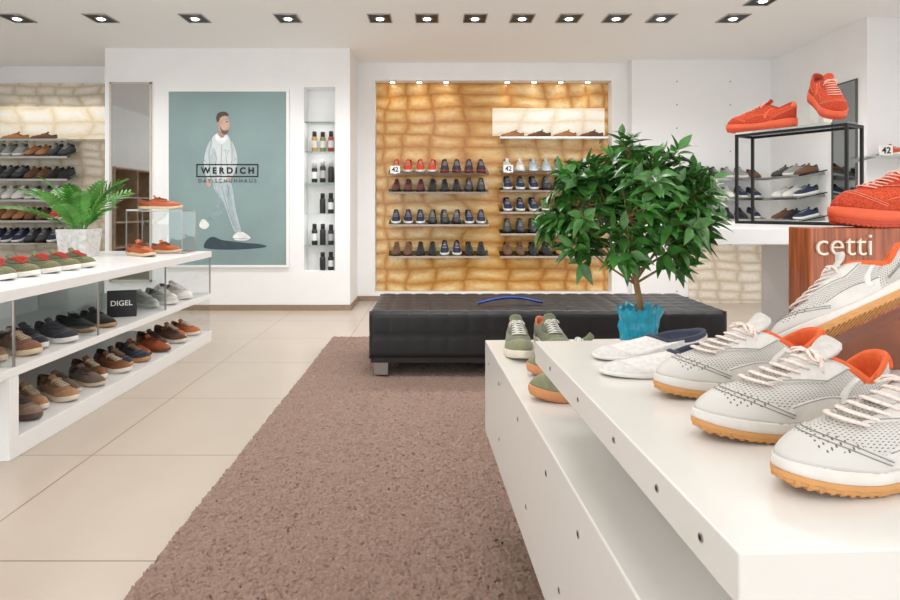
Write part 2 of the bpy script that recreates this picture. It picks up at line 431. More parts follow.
        if 'stitching' in s.overlays:
            m = MB()
            def seam(pa, off):
                m.tube([s.S(ph,a)+s.nrm(ph,a)*off for ph, a in pa], .0007, 4)
            for dd in (.03,.075):
                seam([(PI-1.2+2.4*i/40, max(.03,tcf(.02+.96*i/40)-dd)) for i in range(41)], .0024)
                seam([(-1.14+2.28*i/40, max(.03,hcf(.025+.95*i/40)-dd)) for i in range(41)], .0024)
            for sg in (1,-1):
                seam([(PI-sg*(.44+.67*i/16), esf(.05+.9*i/16)+.025) for i in range(17)], .0032)
                seam([(PI-sg*1.10, .74+.015*i) for i in range(16)], .0032)
                seam([(sg*(1.28+.74*i/16), .27+.18*math.sin(PI*i/16)+.1*(1-i/16)) for i in range(17)], .0018)
            out['stitching'] = m
        if 'side_stripe' in s.overlays:
            for sg, nm in ((1,'side_stripe'),(-1,'side_stripe_inner')):
                m = MB(); s.patch(m, sg*1.34, sg*1.46, .25, .93, off=.0030, np_=5, na=10, skew=sg*.32); out[nm] = m
        if 'collar_trim' in s.overlays:
            m = MB(); s.patch(m, -1.5, 1.5, .945, 1.0, off=.0026, np_=36, na=3); out['collar_trim'] = m
        if 'heel_tab' in s.overlays:
            m = MB(); s.patch(m, -.5, .5, .58, .99, off=.0042, np_=n2); out['heel_tab'] = m
        d = {}
        for k, mb in out.items():
            k = 'side_stripe' if k == 'side_stripe_inner' else k
            me = mb.mesh(k, k not in ('outsole','tread')); me.materials.append(None); d.setdefault(k, []).append(me)
        return d
LIB = {}
def lib(kind, side=1):
    key = (kind, side)
    if key in LIB: return LIB[key]
    if kind == 'runner':
        s = Shoe(L=.310, N=72, M=24, laces=7, lr=.0042, outsole=.012, flare=1.02, sole=.023, side=side, overlays=('toe_cap','eyestay','heel_counter','side_panel','side_stripe','collar_trim','heel_tab','stitching'), w=.94, hh=.090, hf=.098, toebox=.28, throat=.40, cross=False, wave=.0025)
    elif kind == 'knit':
        s = Shoe(L=.31, N=64, M=20, laces=7, lr=.0040, outsole=.014, flare=1.07, sole=.036, side=side, overlays=('toe_cap','eyestay','heel_counter','side_panel','side_stripe','heel_tab','stitching'), w=1.06, hh=.106, ha=.084, hf=.114, toebox=.36, throat=.40, cross=False, wave=.003)
    elif kind == 'sneaker':
        s = Shoe(N=36, M=12, laces=6, side=side, overlays=('toe_cap','heel_counter','eyestay'), L=.285)
    elif kind == 'casual':
        s = Shoe(N=36, M=12, laces=5, lr=.002, side=side, overlays=('heel_counter','eyestay'), L=.295, sole=.018, flare=1.03, w=.98, toebox=.34, hh=.074, ha=.058, hf=.086, throat=.62)
    elif kind == 'slipon':
        s = Shoe(N=40, M=14, laces=0, tongue=False, side=side, L=.28, sole=.008, spring=.003, flare=1.02, toebox=.42, hh=.052, ha=.044, hf=.048, tf=.50, cw=.030, w=1.0, overlays=('toe_cap',))
    elif kind == 'wall_sneaker':
        s = Shoe(N=24, M=8, laces=4, lr=.003, bow=False, side=side, L=.27, sole=.024, w=1.08)
    else:
        s = Shoe(N=24, M=8, laces=3, lr=.002, bow=False, side=side, L=.27, sole=.016, toebox=.36, w=1.02, hh=.072, ha=.058, hf=.086)
    LIB[key] = s.parts(); return LIB[key]
def cm(rgb, kind='cloth'):
    k = f'{kind}_{rgb[0]}_{rgb[1]}_{rgb[2]}'
    if kind == 'cloth': return mat(k, rgb, .75, var=.10, scale=120, bump=.25, bscale=600)
    if kind == 'knit': return mat(k, rgb, .85, var=.36, scale=220, bump=1.0, bscale=300)
    if kind == 'suede': return mat(k, rgb, .9, var=.14, scale=60, bump=.2, bscale=400, sheen=.2)
    if kind == 'leather': return mat(k, rgb, .42, var=.08, scale=30, bump=.15, bscale=250)
    if kind == 'rubber': return mat(k, rgb, .6, var=.04, scale=60)
def shoe(kind, mtx, cols, label, group=None, side=1, name=None):
    """cols: dict part -> material, with 'upper' and 'sole' required"""
    parts = lib(kind, side)
    nm = name or {'slipon':'slip_on_shoe','runner':'sneaker','knit':'sneaker','sneaker':'sneaker','wall_sneaker':'sneaker'}.get(kind, 'lace_up_shoe')
    r = empty(nm, (0,0,0), label=label, cat='shoe', group=group); r.matrix_world = mtx
    dflt = {'outsole':'sole','laces':'sole','tread':'outsole'}
    for k, mes in parts.items():
        for me in mes:
            o = bpy.data.objects.new(k, me); C.objects.link(o); o.parent = r
            m = cols.get(k) or cols.get(dflt.get(k,'upper')) or cols['upper']
            o.material_slots[0].link = 'OBJECT'; o.material_slots[0].material = m
    return r
def at(x, y, z, yaw, pitch=0, roll=0, sc=1):
    return Matrix.Translation((x,y,z)) @ Euler((R(roll), R(pitch), R(yaw)), 'XYZ').to_matrix().to_4x4() @ Matrix.Scale(sc,4)
def shade(rgb, k): return tuple(int(max(0,min(255,c*k))) for c in rgb)

WS = cm((232,229,222),'rubber'); GUM = cm((206,150,90),'rubber')

# ------------------------------------------------------------------ wall shelves with rows of shoes
def shelf(loc, yaw, width, alpha, depth, label, group):
    r = empty('glass_shelf', loc, (R(alpha),0,R(yaw)), label, 'shelf', group)
    MB().box(-width/2,width/2,0,depth,-.012,-.001).build('pane', GLASSG, r)
    MB().box(-width/2,width/2,-.008,-.0005,-.014,.010).build('front_rail', CHROME, r)
    for sx in (-1,1):
        o = MB().poly_prism([(0,-.013),(depth-.004,-.013),(depth-.004,-.05),(0,-.018)], 0, .006).build('bracket', STEEL, r)
        o.rotation_euler = (0,0,R(90)); o.location = (sx*(width/2-.04)+.003,0,0)
    return Matrix.Translation(loc) @ Euler((R(alpha),0,R(yaw)),'XYZ').to_matrix().to_4x4()
def row(M, width, n, cols, fmt, group, side_on=False, ymid=.155, x0=None, sp=None, sc=1.1):
    sp = sp or width/n
    for i in range(n):
        cname, rgb, kind, solec = cols[i*len(cols)//n]
        lx = (-width/2+sp*(i+.5)) if x0 is None else x0+sp*i
        yaw = 180+12 if side_on else -90+random.uniform(-4,4)
        u = cm(rgb, 'suede' if kind == 'wall_casual' else 'cloth')
        shoe(kind, M @ at(lx, ymid, 0, yaw, sc=sc), {'upper':u, 'sole':cm(solec,'rubber'), 'lining':cm(shade(rgb,.55)), 'laces':cm((215,210,200) if kind == 'wall_sneaker' else shade(rgb,.6))},
             fmt.format(c=cname, o=ORD[i]), group, side=1 if i%2 else -1)
WSN, WCA = 'wall_sneaker', 'wall_casual'
w_, k_, b_ = (232,228,220), (40,36,34), (96,64,44)
ORG=('orange red',(204,70,36),WSN,w_); NVR=('dark navy',(44,48,66),WSN,(150,60,44)); BRN=('brown',(112,74,50),WCA,b_); BLK=('black',(34,33,35),WCA,k_)
NVY=('navy',(40,50,78),WSN,w_); GRY=('grey',(150,150,148),WSN,w_); WHT=('white',(228,226,220),WSN,w_); TAN=('tan',(176,120,74),WCA,b_); LBL=('pale blue',(178,194,206),WSN,w_)
OLV=('olive',(92,92,66),WSN,w_); DGR=('dark grey',(70,72,76),WSN,k_); BUR=('burgundy',(104,44,42),WCA,k_)
YF = 6.92
rowsL = [(1.50,[ORG,NVR]),(1.28,[BUR,BLK,DGR]),(.905,[NVY,DGR,NVY]),(.54,[BRN,BLK,NVY,BLK])]
for ri, (z, cols) in enumerate(rowsL):
    M = shelf((.03,YF,z),0,1.16,18,.31,f'glass shoe shelf, {ORD[ri]} down in left column of the gold wall','gold wall shelves')
    row(M,1.14,8,cols,'{c} shoe, {o} from left, '+ORD[ri]+' shelf down, left column of gold wall','left column shoes on gold wall')
rowsR = [(1.92,[TAN,BRN,TAN,BRN]),(1.51,[WHT,LBL,GRY,WHT]),(1.30,[NVY,DGR,BLK]),(1.05,[NVY,OLV,BLK]),(.80,[DGR,NVY,BUR]),(.54,[BRN,BLK,TAN,BLK])]
for ri, (z, cols) in enumerate(rowsR):
    if ri == 0:
        M = shelf((1.37,YF+.04,z),0,1.26,0,.24,'level glass shelf of brown shoes under the pale cream lit panel','gold wall shelves')
        row(M,1.24,4,cols,'{c} shoe, {o} from left on top shelf, right column of gold wall','top shelf shoes on gold wall',side_on=True,ymid=.12)
    else:
        M = shelf((1.37,YF,z),0,1.26,18,.31,f'glass shoe shelf, {ORD[ri]} down in right column of the gold wall','gold wall shelves')
        row(M,1.22,8,cols,'{c} shoe, {o} from left, '+ORD[ri]+' shelf down, right column of gold wall','right column shoes on gold wall')
rowsF = [(1.89,None),(1.69,[GRY,TAN,DGR]),(1.43,[DGR,BRN,BLK]),(1.19,[WHT,GRY,WHT]),(.95,[TAN,BRN,ORG]),(.69,[NVY,DGR,NVY])]
for ri, (z, cols) in enumerate(rowsF):
    M = shelf((-4.74,YF,z),0,.98,0 if ri == 0 else 18,.28,f'glass shoe shelf, {ORD[ri]} down on the far left beige wall','far left wall shelves')
    if ri == 0:
        row(M,.6,2,[TAN,BRN],'{c} shoe, {o} from left on top shelf of far left wall','top far left shoes',side_on=True,ymid=.12,x0=-.2,sp=.34)
    else:
        row(M,.94,7,cols,'{c} shoe, {o} from left, '+ORD[ri]+' shelf down, far left beige wall','far left wall shoes')
rowsB = [(1.42,[DGR,GRY,BRN]),(1.20,[WHT,NVY]),(.97,[BRN,BLK,NVY])]
for ri, (z, cols) in enumerate(rowsB):
    M = shelf((3.28,6.61,z),0,.78,12,.30,f'glass shoe shelf, {ORD[ri]} down on white peg wall behind the tree','peg wall shelves')
    row(M,.74,5,cols,'{c} shoe, {o} from left, '+ORD[ri]+' shelf down on white peg wall','peg wall shoes',sc=1.0)
    M = shelf((3.57,6.22,z),-90,.62,12,.29,f'glass shoe shelf, {ORD[ri]} down on right wall beside the tall mirror','right wall shelves')
    row(M,.60,3,cols,'{c} shoe, {o} from the corner, '+ORD[ri]+' shelf down on right wall','right wall shoes',sc=.95)
# size tags
def size_tag(x, y, z, label, txt='42'):
    r = empty('size_tag', (x,y,z), label=label, cat='size tag')
    MB().box(-.055,.055,0,.006,0,.085).build('card', mat('white_card',(245,245,242),.6,var=.01), r)
    text('lettering', txt, .075, BLACK, r, (0,-.0015,.043), bold=.02)
    MB().box(-.02,.02,.006,.030,-.006,.02).build('clip', CHROME, r)
size_tag(-.47,YF-.036,1.50,'white size tag reading 42 on left column shelf of gold wall')
size_tag(.83,YF-.036,1.51,'white size tag reading 42 on right column shelf of gold wall')
M = shelf((3.98,5.1,1.55),0,.56,0,.28,'short glass shelf on white pier at right edge','right pier shelf')
shoe(WSN, M @ at(.02,.14,0,-90), {'upper':cm((190,72,44)),'sole':WS}, 'orange sneaker on short glass shelf at right edge of frame')
size_tag(3.80,5.064,1.545,'white size tag reading 42 at right edge on white pier')

# ------------------------------------------------------------------ poster
YP = 6.447
pc = (-2.235, YP, 1.418)
ps = empty('advertising_poster', pc, label='grey-teal framed poster of a walking man in pale clothes with boxed lettering', cat='poster')
MB().box(-.63,.63,-.012,0,-.93,.93).build('print', mat('poster_teal',(134,157,157),.55,var=.10,scale=1.4), ps)
fm = MB()
fm.box(-.66,.66,-.02,0,.93,.955).box(-.66,.66,-.02,0,-.955,-.93).box(-.66,-.63,-.02,0,-.93,.93).box(.63,.66,-.02,0,-.93,.93)
fm.build('frame', mat('poster_frame',(245,245,243),.4,var=.01), ps)
def pp(q): return ((q[0]-436)/600*6.435-pc[0], 1.1-(q[1]-208)/600*6.435-pc[2])
lay = [0]
def smooth_poly(pts, it=2):
    for _ in range(it):
        q = []
        for i in range(len(pts)):
            a, b = pts[i], pts[(i+1)%len(pts)]
            q += [(a[0]*.75+b[0]*.25,a[1]*.75+b[1]*.25),(a[0]*.25+b[0]*.75,a[1]*.25+b[1]*.75)]
        pts = q
    return pts
def ink(name, pts, m, parent=None, it=2):
    lay[0] += 1
    y = -.0125-.0002*lay[0]
    return MB().poly_prism([pp(q) for q in smooth_poly(pts,it)], y, y+.00015).build(name, m, parent or ps)
def strokes(name, lines, m, parent, wd=.5):
    lay[0] += 1
    y = -.0125-.0002*lay[0]; mb = MB()
    for ln in lines:
        for a, b in zip(ln[:-1], ln[1:]):
            dx, dy = b[0]-a[0], b[1]-a[1]; l = math.hypot(dx,dy); nx_, ny_ = -dy/l*wd/2, dx/l*wd/2
            mb.poly_prism([pp((a[0]+nx_,a[1]+ny_)),pp((b[0]+nx_,b[1]+ny_)),pp((b[0]-nx_,b[1]-ny_)),pp((a[0]-nx_,a[1]-ny_))], y, y+.00015)
    return mb.build(name, m, parent)
I = lambda n, c, v=.14: mat('ink_'+n, c, .6, var=v, scale=14)
ink('ground_shape', [(203,246),(207,239),(213,236),(221,240),(230,241),(246,243),(262,244),(269,247),(252,249),(228,250),(205,249)], I('slate',(56,72,84)))
# rear leg: thigh forward, shin bent back
man = ink('printed_person', [(214,179),(228,180),(231,194),(229,206),(222,213),(214,221),(208,225),(204,220),(212,212),(219,203),(217,192)], I('denim_shade',(144,164,168)))
ink('trousers', [(212,178),(230,178),(233,190),(235,205),(238,219),(242,232),(236,235),(231,224),(227,211),(222,198),(214,191)], I('denim_pale',(180,194,198),.08), man)
ink('trouser_shading', [(225,184),(229,186),(232,202),(236,222),(238,232),(236,233),(232,221),(228,205)], I('denim_mid',(164,181,186),.08), man)
ink('shirt', [(213,136),(219,132),(226,133),(230,138),(232,150),(231,165),(230,181),(212,182),(210,170),(209,152),(211,141)], I('shirt',(208,216,217),.06), man)
ink('shirt_shading', [(213,146),(217,152),(216,166),(217,180),(212,181),(210,168),(210,154)], I('shirt_mid',(184,196,199),.06), man)
ink('sleeve', [(212,138),(207,146),(204,158),(204,170),(208,181),(211,180),(209,170),(209,160),(213,150)], I('sleeve',(194,205,207),.06), man)
ink('sleeve', [(230,138),(235,147),(238,159),(236,169),(232,178),(229,174),(232,164),(230,150)], I('sleeve',(194,205,207),.06), man)
ink('hand', [(206,179),(210,179),(212,184),(209,188),(206,185)], I('skin',(200,168,150)), man)
ink('hand', [(228,174),(232,177),(230,182),(226,179)], I('skin',(200,168,150)), man)
ink('neck', [(218,128),(225,128),(225,137),(222,140),(218,136)], I('skin_shade',(174,142,124)), man)
ink('face', [(217.5,119),(220,115.4),(225.4,115.4),(228.4,118),(229,122),(230.8,126),(229,127.5),(228.8,131),(225.6,134.4),(220.4,131.6),(217.6,126)], I('skin',(200,168,150)), man, 1)
ink('cheek_shading', [(218.2,121),(220,122),(221,129),(223,132.6),(220.4,130.6),(217.8,126)], I('skin_mid',(182,150,132)), man)
ink('beard', [(219.6,127),(221,127),(222.4,130),(225,130.8),(228.8,129.2),(228.8,132.2),(225.6,135.4),(221.8,133.4)], I('beard',(112,92,80),.35), man)
ink('ear', [(218.8,121.6),(220.4,121.2),(220.5,125.6),(219.2,126)], I('skin_ear',(194,160,142)), man)
ink('mouth', [(226.6,130.8),(228.9,130.4),(228.7,131.5),(226.6,131.7)], I('lip',(166,112,100)), man, 1)
ink('hair', [(217,122.6),(216,117),(218,112.8),(224,111.2),(228.4,113.4),(229,116.4),(225,115.4),(220.4,117.4),(219,121.6)], I('hair',(78,64,56),.4), man)
ink('eye', [(226,121.4),(228,121),(228,122.3),(226.2,122.5)], I('eye',(66,54,48)), man, 1)
ink('collar', [(217,133),(222,139.5),(226.4,134),(228.5,138),(222,146),(214,138)], I('collar',(226,232,233)), man)
ink('printed_shoe', [(233,234.5),(241,231),(247,234),(252,238.5),(245,241),(233,240)], I('shoe',(234,236,235)), man)
ink('printed_shoe', [(203,218),(208,222),(210,226),(205,230),(199,227),(200,222)], I('shoe',(234,236,235)), man)
FO = I('fold_line',(112,132,138))
strokes('fold_lines', [[(222,145),(221.5,160),(221,181)],[(214,152),(217,158),(215,166)],[(229,150),(226,158),(228,168)],[(213,172),(218,176),(224,173)],[(212,182),(221,183),(230,181)],
    [(222,186),(225,199),(229,212),(234,226)],[(229,188),(228,197)],[(215,189),(219,195)],[(236,229),(240,228)],[(233,238.5),(251,239)],[(207,222),(211,217)],[(219,204),(223,207)],
    [(212,140),(209,152),(210,170)],[(231,139),(232.4,150),(232,163)],[(225.5,120),(228.4,119.2)],[(204.4,160),(207,163)],[(236.6,158),(234,161)],[(224,150),(226,150),(226,154)],[(214,184),(216,188)],[(227,184),(230,189)]], FO, man, .4)
lay[0] += 4
yb = -.0125-.0002*lay[0]
(ax, az), (bx_, bz) = pp((196.5,164)), pp((258.5,177))
bd = MB(); t_ = .012
bd.box(ax,bx_,yb,yb+.0003,az-t_,az).box(ax,bx_,yb,yb+.0003,bz,bz+t_).box(ax,ax+t_,yb,yb+.0003,bz,az).box(bx_-t_,bx_,yb,yb+.0003,bz,az)
bd.build('logo_box', BLACK, ps)
text('lettering', 'W E R D I C H', .57, BLACK, ps, ((ax+bx_)/2, yb, (az+bz)/2), bold=.04, extrude=.0002)
text('lettering', 'D A S   S C H U H H A U S', .62, I('slate',(56,72,84)), ps, ((ax+bx_)/2, yb, bz-.04), extrude=.0002, bold=.01)

# tall mirror on the partition
r = empty('wall_mirror', (-3.275,6.447,.33), label='tall narrow mirror on white partition left of the poster', cat='mirror')
MB().box(-.205,.205,-.01,0,0,2.1).build('glass', MIRROR, r)
MB().box(-.225,-.205,-.02,0,-.02,2.12).box(.205,.225,-.02,0,-.02,2.12).box(-.225,.225,-.02,0,2.1,2.12).box(-.225,.225,-.02,0,-.02,0).build('frame', mat('mirror_frame',(196,188,178),.4), r)
r = empty('wall_mirror', (3.878,5.69,.6), label='tall narrow mirror on right wall behind the orange sneakers', cat='mirror')
MB().box(-.01,0,-.16,.16,0,1.68).build('glass', mat('mirror_glass_dim',(150,154,154),.05,1,var=.01), r)
MB().box(-.016,0,-.175,-.16,-.012,1.692).box(-.016,0,.16,.175,-.012,1.692).box(-.016,0,-.16,.16,1.68,1.692).box(-.016,0,-.16,.16,-.012,0).build('frame', mat('dark_mirror_frame',(88,86,84),.4), r)
# added shelving out of view, gives the tall mirror something brown to reflect
WDK = mat('dark_wood',(164,134,108),.5,var=.25,scale=12); WMD = mat('mid_wood',(186,160,134),.5,var=.2,scale=12)
r = empty('mirror_fill_shelving',(-5.2,2.4,0),label='added brown shelving out of view, there to darken the tall mirror reflection',cat='shelving')
MB().box(-.198,-.18,-1.1,1.1,0,1.75).build('back_panel', WDK, r)
for y in (-1.1,-.37,.36,1.08): MB().box(-.18,.18,y,y+.02,0,1.75).build('upright', WMD, r)
for z in (.06,.46,.86,1.26,1.73): MB().box(-.18,.19,-1.08,1.08,z,z+.02).build('board', WMD, r)

# ------------------------------------------------------------------ niche shelves + spray cans
capc = {'o':('olive',(112,116,66)),'g':('gold',(178,142,72)),'r':('red',(150,44,40)),'k':('black',(34,34,36)),'w':('white',(226,226,226)),'s':('silver',(176,176,178))}
nich = {1:'gor',2:'wsk',3:'kw',4:'wks',5:'kw'}
zn = [2.03,1.71,1.375,1.04,.70,.4245]
for i, z in enumerate(zn):
    if i < 5:
        o = MB().box(nx0+.002,nx1-.002,6.47,nd-.002,z-.008,z).build('glass_shelf', GLASSG); tag(o, f'small glass shelf, {ORD[i]} from top in the white wall niche','shelf','niche shelves')
    if i == 0: continue
    for k, ch in enumerate(nich[i]):
        cn, cc = capc[ch]
        x = nx1-.06-.088*(len(nich[i])-1-k)
        h = (.24 if i < 5 else .19)*random.uniform(.9,1.04); top = i == 1
        rr = empty('spray_can',(x,6.53+.01*k,z+.0005),label=(f'slim {cn} tube, {ORD[k]} from left on highest filled niche shelf' if top else f'dark spray can with {cn} label, {ORD[k]} from left, niche shelf {ORD[i]} from top'),cat='spray can',group='cans in the wall niche')
        body = mat('can_'+cn,cc,.4) if top else mat('can_dark',(48,47,50),.35,.3)
        MB().lathe([(.029,0),(.031,.004),(.031,h*.68),(.024,h*.74)],n=16).build('body', body, rr, smooth=True)
        MB().lathe([(.0316,h*.20),(.0316,h*.54)],n=16,cap0=False,cap1=False).build('band', mat('label_paper',(206,204,198),.5) if top else mat('can_'+cn,cc,.4), rr, smooth=True)
        MB().lathe([(.0235,h*.74),(.0235,h*.97),(.020,h)],n=16).build('cap', mat('can_black',(34,34,36),.4) if i != 2 else mat('can_silver',(176,176,178),.4), rr, smooth=True)

# ------------------------------------------------------------------ ceiling downlights
BULB = emit('bulb_glow', (255,252,246), 10)
DARK = mat('downlight_recess', (44,43,42), .5, .3)
dl = [(17,18),(101,18),(195,18),(288,18),(380,18),(427,18),(475,18),(522,18),(569,18),(616,18),(661,18),(733,18),(763,0)]
def lamp(kind, loc, e, col=(1,.99,.98), **k):
    d = bpy.data.lights.new(kind.lower()+'_lamp', kind); d.energy = e; d.color = col
    for a, v in k.items(): setattr(d, a, v)
    o = bpy.data.objects.new(kind.lower()+'_lamp', d); C.objects.link(o); o.location = loc; return o
for i, (px, py) in enumerate(dl):
    Y = 600*1.72/(208-py); x = (px-436)/600*Y
    last = i == len(dl)-1
    r = empty('downlight', (x,Y,H), label='square recessed downlight cut by top edge of the photo' if last else f'square recessed ceiling downlight, {ORD[i]} from left in the row', cat='ceiling light', group='ceiling downlights')
    MB().box(-.105,.105,-.125,-.115,-.008,-.0005).box(-.105,.105,.115,.125,-.008,-.0005).box(-.105,-.095,-.115,.115,-.008,-.0005).box(.095,.105,-.115,.115,-.008,-.0005).build('frame', STEEL, r)
    MB().box(-.095,.095,-.115,.115,-.003,-.0005).build('recess', DARK, r)
    MB().lathe([(.048,-.004),(.050,-.008),(.036,-.010)],n=20).build('reflector', CHROME, r, smooth=True)
    MB().lathe([(.032,-.009),(.032,-.014),(.022,-.018)],n=18).build('bulb', BULB, r, smooth=True)
    lamp('SPOT',(x,Y,H-.05),28,spot_size=R(155),spot_blend=1.0,shadow_soft_size=.10)
for i, x in enumerate((-.52,-.20,.12,.85,1.17,1.49,1.81)):
    r = empty('spotlight',(x,7.165,2.61),label=f'small round spotlight, {ORD[i]} from left, washing the gold wall',cat='spotlight',group='gold wall spotlights')
    MB().lathe([(.04,-.0005),(.042,-.008),(.03,-.010)],n=18).build('ring', CHROME, r, smooth=True)
    MB().lathe([(.028,-.009),(.028,-.014)],n=18).build('lens', BULB, r)
    o = lamp('SPOT',(x,7.115,2.56),1.8,(1,.96,.9),spot_size=R(130),spot_blend=1,shadow_soft_size=.05); o.rotation_euler = (R(2),0,0)
for x in (-5.0,-4.55,-4.15):
    lamp('SPOT',(x,7.0,2.6),4.0,(1,.97,.92),spot_size=R(120),spot_blend=.9,shadow_soft_size=.03)
# added point lamps, no fixtures, brightening the white wall niche
for z in (1.98,1.66,1.0): lamp('POINT',((nx0+nx1)/2,6.485,z),.32,shadow_soft_size=.03)
# added area lamps without fixtures, standing in for unseen ceiling lights up front
for (x, y, e) in ((-2.2,3.2,22),(0,3.0,20),(2.2,3.2,18),(-1.6,.9,11),(.3,.9,4.5),(2.0,1.2,6.5)):
    lamp('AREA',(x,y,H-.01),e,(1,.99,.98),size=.9)

# ------------------------------------------------------------------ rug
def rug():
    x0,x1,y0,y1 = -.87,1.95,.9,5.05; d = .0056
    nx = int((x1-x0)/d); ny = int((y1-y0)/d)
    gx, gy = np.meshgrid(np.linspace(x0,x1,nx+1), np.linspace(y0,y1,ny+1))
    jx = np.random.uniform(-.8,.8,gx.shape)*d; jy = np.random.uniform(-.8,.8,gx.shape)*d
    def blob(n):
        t = np.random.rand(ny//n+3, nx//n+3)
        yy = np.arange(ny+1)/n; xx = np.arange(nx+1)/n; y_ = yy.astype(int); x_ = xx.astype(int)
        fy = (yy-y_)[:,None]; fx = (xx-x_)[None,:]; fy = fy*fy*(3-2*fy); fx = fx*fx*(3-2*fx)
        a = t[np.ix_(y_,x_)]; b = t[np.ix_(y_,x_+1)]; c = t[np.ix_(y_+1,x_)]; e = t[np.ix_(y_+1,x_+1)]
        return (a*(1-fx)+b*fx)*(1-fy)+(c*(1-fx)+e*fx)*fy
    z = .005+np.random.rand(*gx.shape)*.011+blob(3)*.004+blob(7)*.007
    z[0,:]=z[-1,:]=0.001; z[:,0]=z[:,-1]=.001
    co = np.stack([gx+jx, gy+jy, z],-1).reshape(-1,3)
    idx = np.arange((nx+1)*(ny+1)).reshape(ny+1,nx+1)
    f = np.stack([idx[:-1,:-1],idx[:-1,1:],idx[1:,1:],idx[1:,:-1]],-1).reshape(-1,4)
    me = bpy.data.meshes.new('shaggy_rug')
    me.vertices.add(len(co)); me.vertices.foreach_set('co', co.ravel())
    me.loops.add(f.size); me.loops.foreach_set('vertex_index', f.ravel().astype(np.int32))
    me.polygons.add(len(f)); me.polygons.foreach_set('loop_start', np.arange(0,f.size,4,dtype=np.int32)); me.polygons.foreach_set('loop_total', np.full(len(f),4,dtype=np.int32))
    me.update(calc_edges=True); me.validate()
    me.polygons.foreach_set('use_smooth',[True]*len(me.polygons))
    me.materials.append(mat('rug_pile',(140,114,99),.95,var=.12,scale=200,sheen=.2))
    o = bpy.data.objects.new('shaggy_rug', me); C.objects.link(o)
    tag(o,'brown shaggy long-pile rug lying under the black bench','rug')
rug()

# ------------------------------------------------------------------ bench
bx0,bx1,by0,by1 = -.427,1.86,3.82,4.62
LEA = mat('black_leather',(23,24,26),.40,var=.15,scale=12,bump=.12,bscale=180)
RT = .0275
r = empty('leather_bench',(0,0,RT),label='long black tufted leather bench on silver legs standing on brown rug',cat='bench')
cb = MB()
def tuft_grid(P0, U, V, nrm, nu, nv, amp, inset=.02, pw_=.3):
    res = 8; A = nu*res; B = nv*res; v = []; f = []
    U = Vector(U); V = Vector(V); n = Vector(nrm); P0 = Vector(P0)
    for j in range(B+1):
        for i in range(A+1):
            u = i/A; w = j/B
            s1 = abs(math.sin(PI*u*nu)); s2 = abs(math.sin(PI*w*nv)) if nv > 1 else math.sin(PI*w)
            h = amp*((max(0,s1*s2))**pw_)
            ed = min(u*U.length, (1-u)*U.length, w*V.length, (1-w)*V.length)
            rr = .03
            rd = -inset*(1-math.sqrt(max(0,1-(1-min(ed,rr)/rr)**2)))
            v.append(P0+U*u+V*w+n*(h+rd))
            if i < A and j < B: k = j*(A+1)+i; f.append((k,k+1,k+A+2,k+A+1))
    cb.add(v,f)
z0,z1 = .135,.440
tuft_grid((bx0,by0,z1),(bx1-bx0,0,0),(0,by1-by0,0),(0,0,1),18,6,.008)
tuft_grid((bx0,by0,z0),(bx1-bx0,0,0),(0,0,z1-z0),(0,-1,0),18,2,.003)
tuft_grid((bx0,by1,z0),(bx1-bx0,0,0),(0,0,z1-z0),(0,1,0),18,2,.003)
tuft_grid((bx0,by0,z0),(0,by1-by0,0),(0,0,z1-z0),(-1,0,0),6,2,.003)
tuft_grid((bx1,by0,z0),(0,by1-by0,0),(0,0,z1-z0),(1,0,0),6,2,.003)
cb.build('cushion', LEA, r, world=True, smooth=True)
MB().box(bx0+.01,bx1-.01,by0+.01,by1-.01,.112,.15).build('base_frame', mat('bench_base',(26,26,28),.5), r, world=True)
for x in (bx0+.03,bx1-.12):
    for y in (by0+.03,by1-.12):
        MB().box(x,x+.09,y,y+.09,RT,.112).build('leg', STEEL, r, world=True, bevel=.004)
# shoehorn lying on it
sh = MB(); rg = []
for k in range(19):
    u = k/18; wd = .013+.014*max(0,(u-.62)/.38)**.8*(1 if u < .95 else .75); x = -.22+.44*u
    zz = .002+.036*math.sin(PI*u)
    rg.append([(x,-wd,zz+.010),(x,0,zz),(x,wd,zz+.010),(x,wd*.9,zz+.015),(x,0,zz+.006),(x,-wd*.9,zz+.015)])
sh.rings(rg)
o = sh.build('shoehorn', mat('blue_plastic',(24,70,168),.35,var=.05), smooth=True); o.location = (.50,4.05,.449); o.rotation_euler = (0,0,R(6))
tag(o,'long blue plastic shoehorn lying on black leather bench','shoehorn')

# ------------------------------------------------------------------ left display unit
UX0,UX1 = -2.75,-1.85
u = empty('display_shelf_unit',(-2.3,3.6,0),label='low white two-tier display unit with glass dividers left of the aisle',cat='display unit')
MB().box(UX0,UX1,2.15,4.95,.695,.745).build('top_board', WHITE, u, world=True, bevel=.003)
MB().box(UX0,UX1,2.15,4.95,.36,.40).build('middle_board', WHITE, u, world=True, bevel=.003)
MB().box(UX0,UX1,2.60,4.95,.0,.09).build('base_board', WHITE, u, world=True, bevel=.003)
MB().box(UX0,UX1,2.60,2.66,.09,.36).build('end_panel', WHITE, u, world=True)
MB().box(UX0,UX0+.02,2.66,4.95,.09,.36).box(UX0,UX0+.02,2.15,4.95,.40,.695).build('back_panel', WHITE, u, world=True)
for y in (2.64,3.30,4.12,4.93):
    MB().box(UX0+.02,UX1-.012,y-.004,y+.004,.40,.695).build('divider', GLASS, u, world=True)
    MB().box(UX1-.012,UX1-.004,y-.005,y+.005,.40,.695).build('divider_edge', STEEL, u, world=True)
MB().box(UX0+.02,UX1-.01,4.926,4.934,.09,.36).build('divider', GLASS, u, world=True)
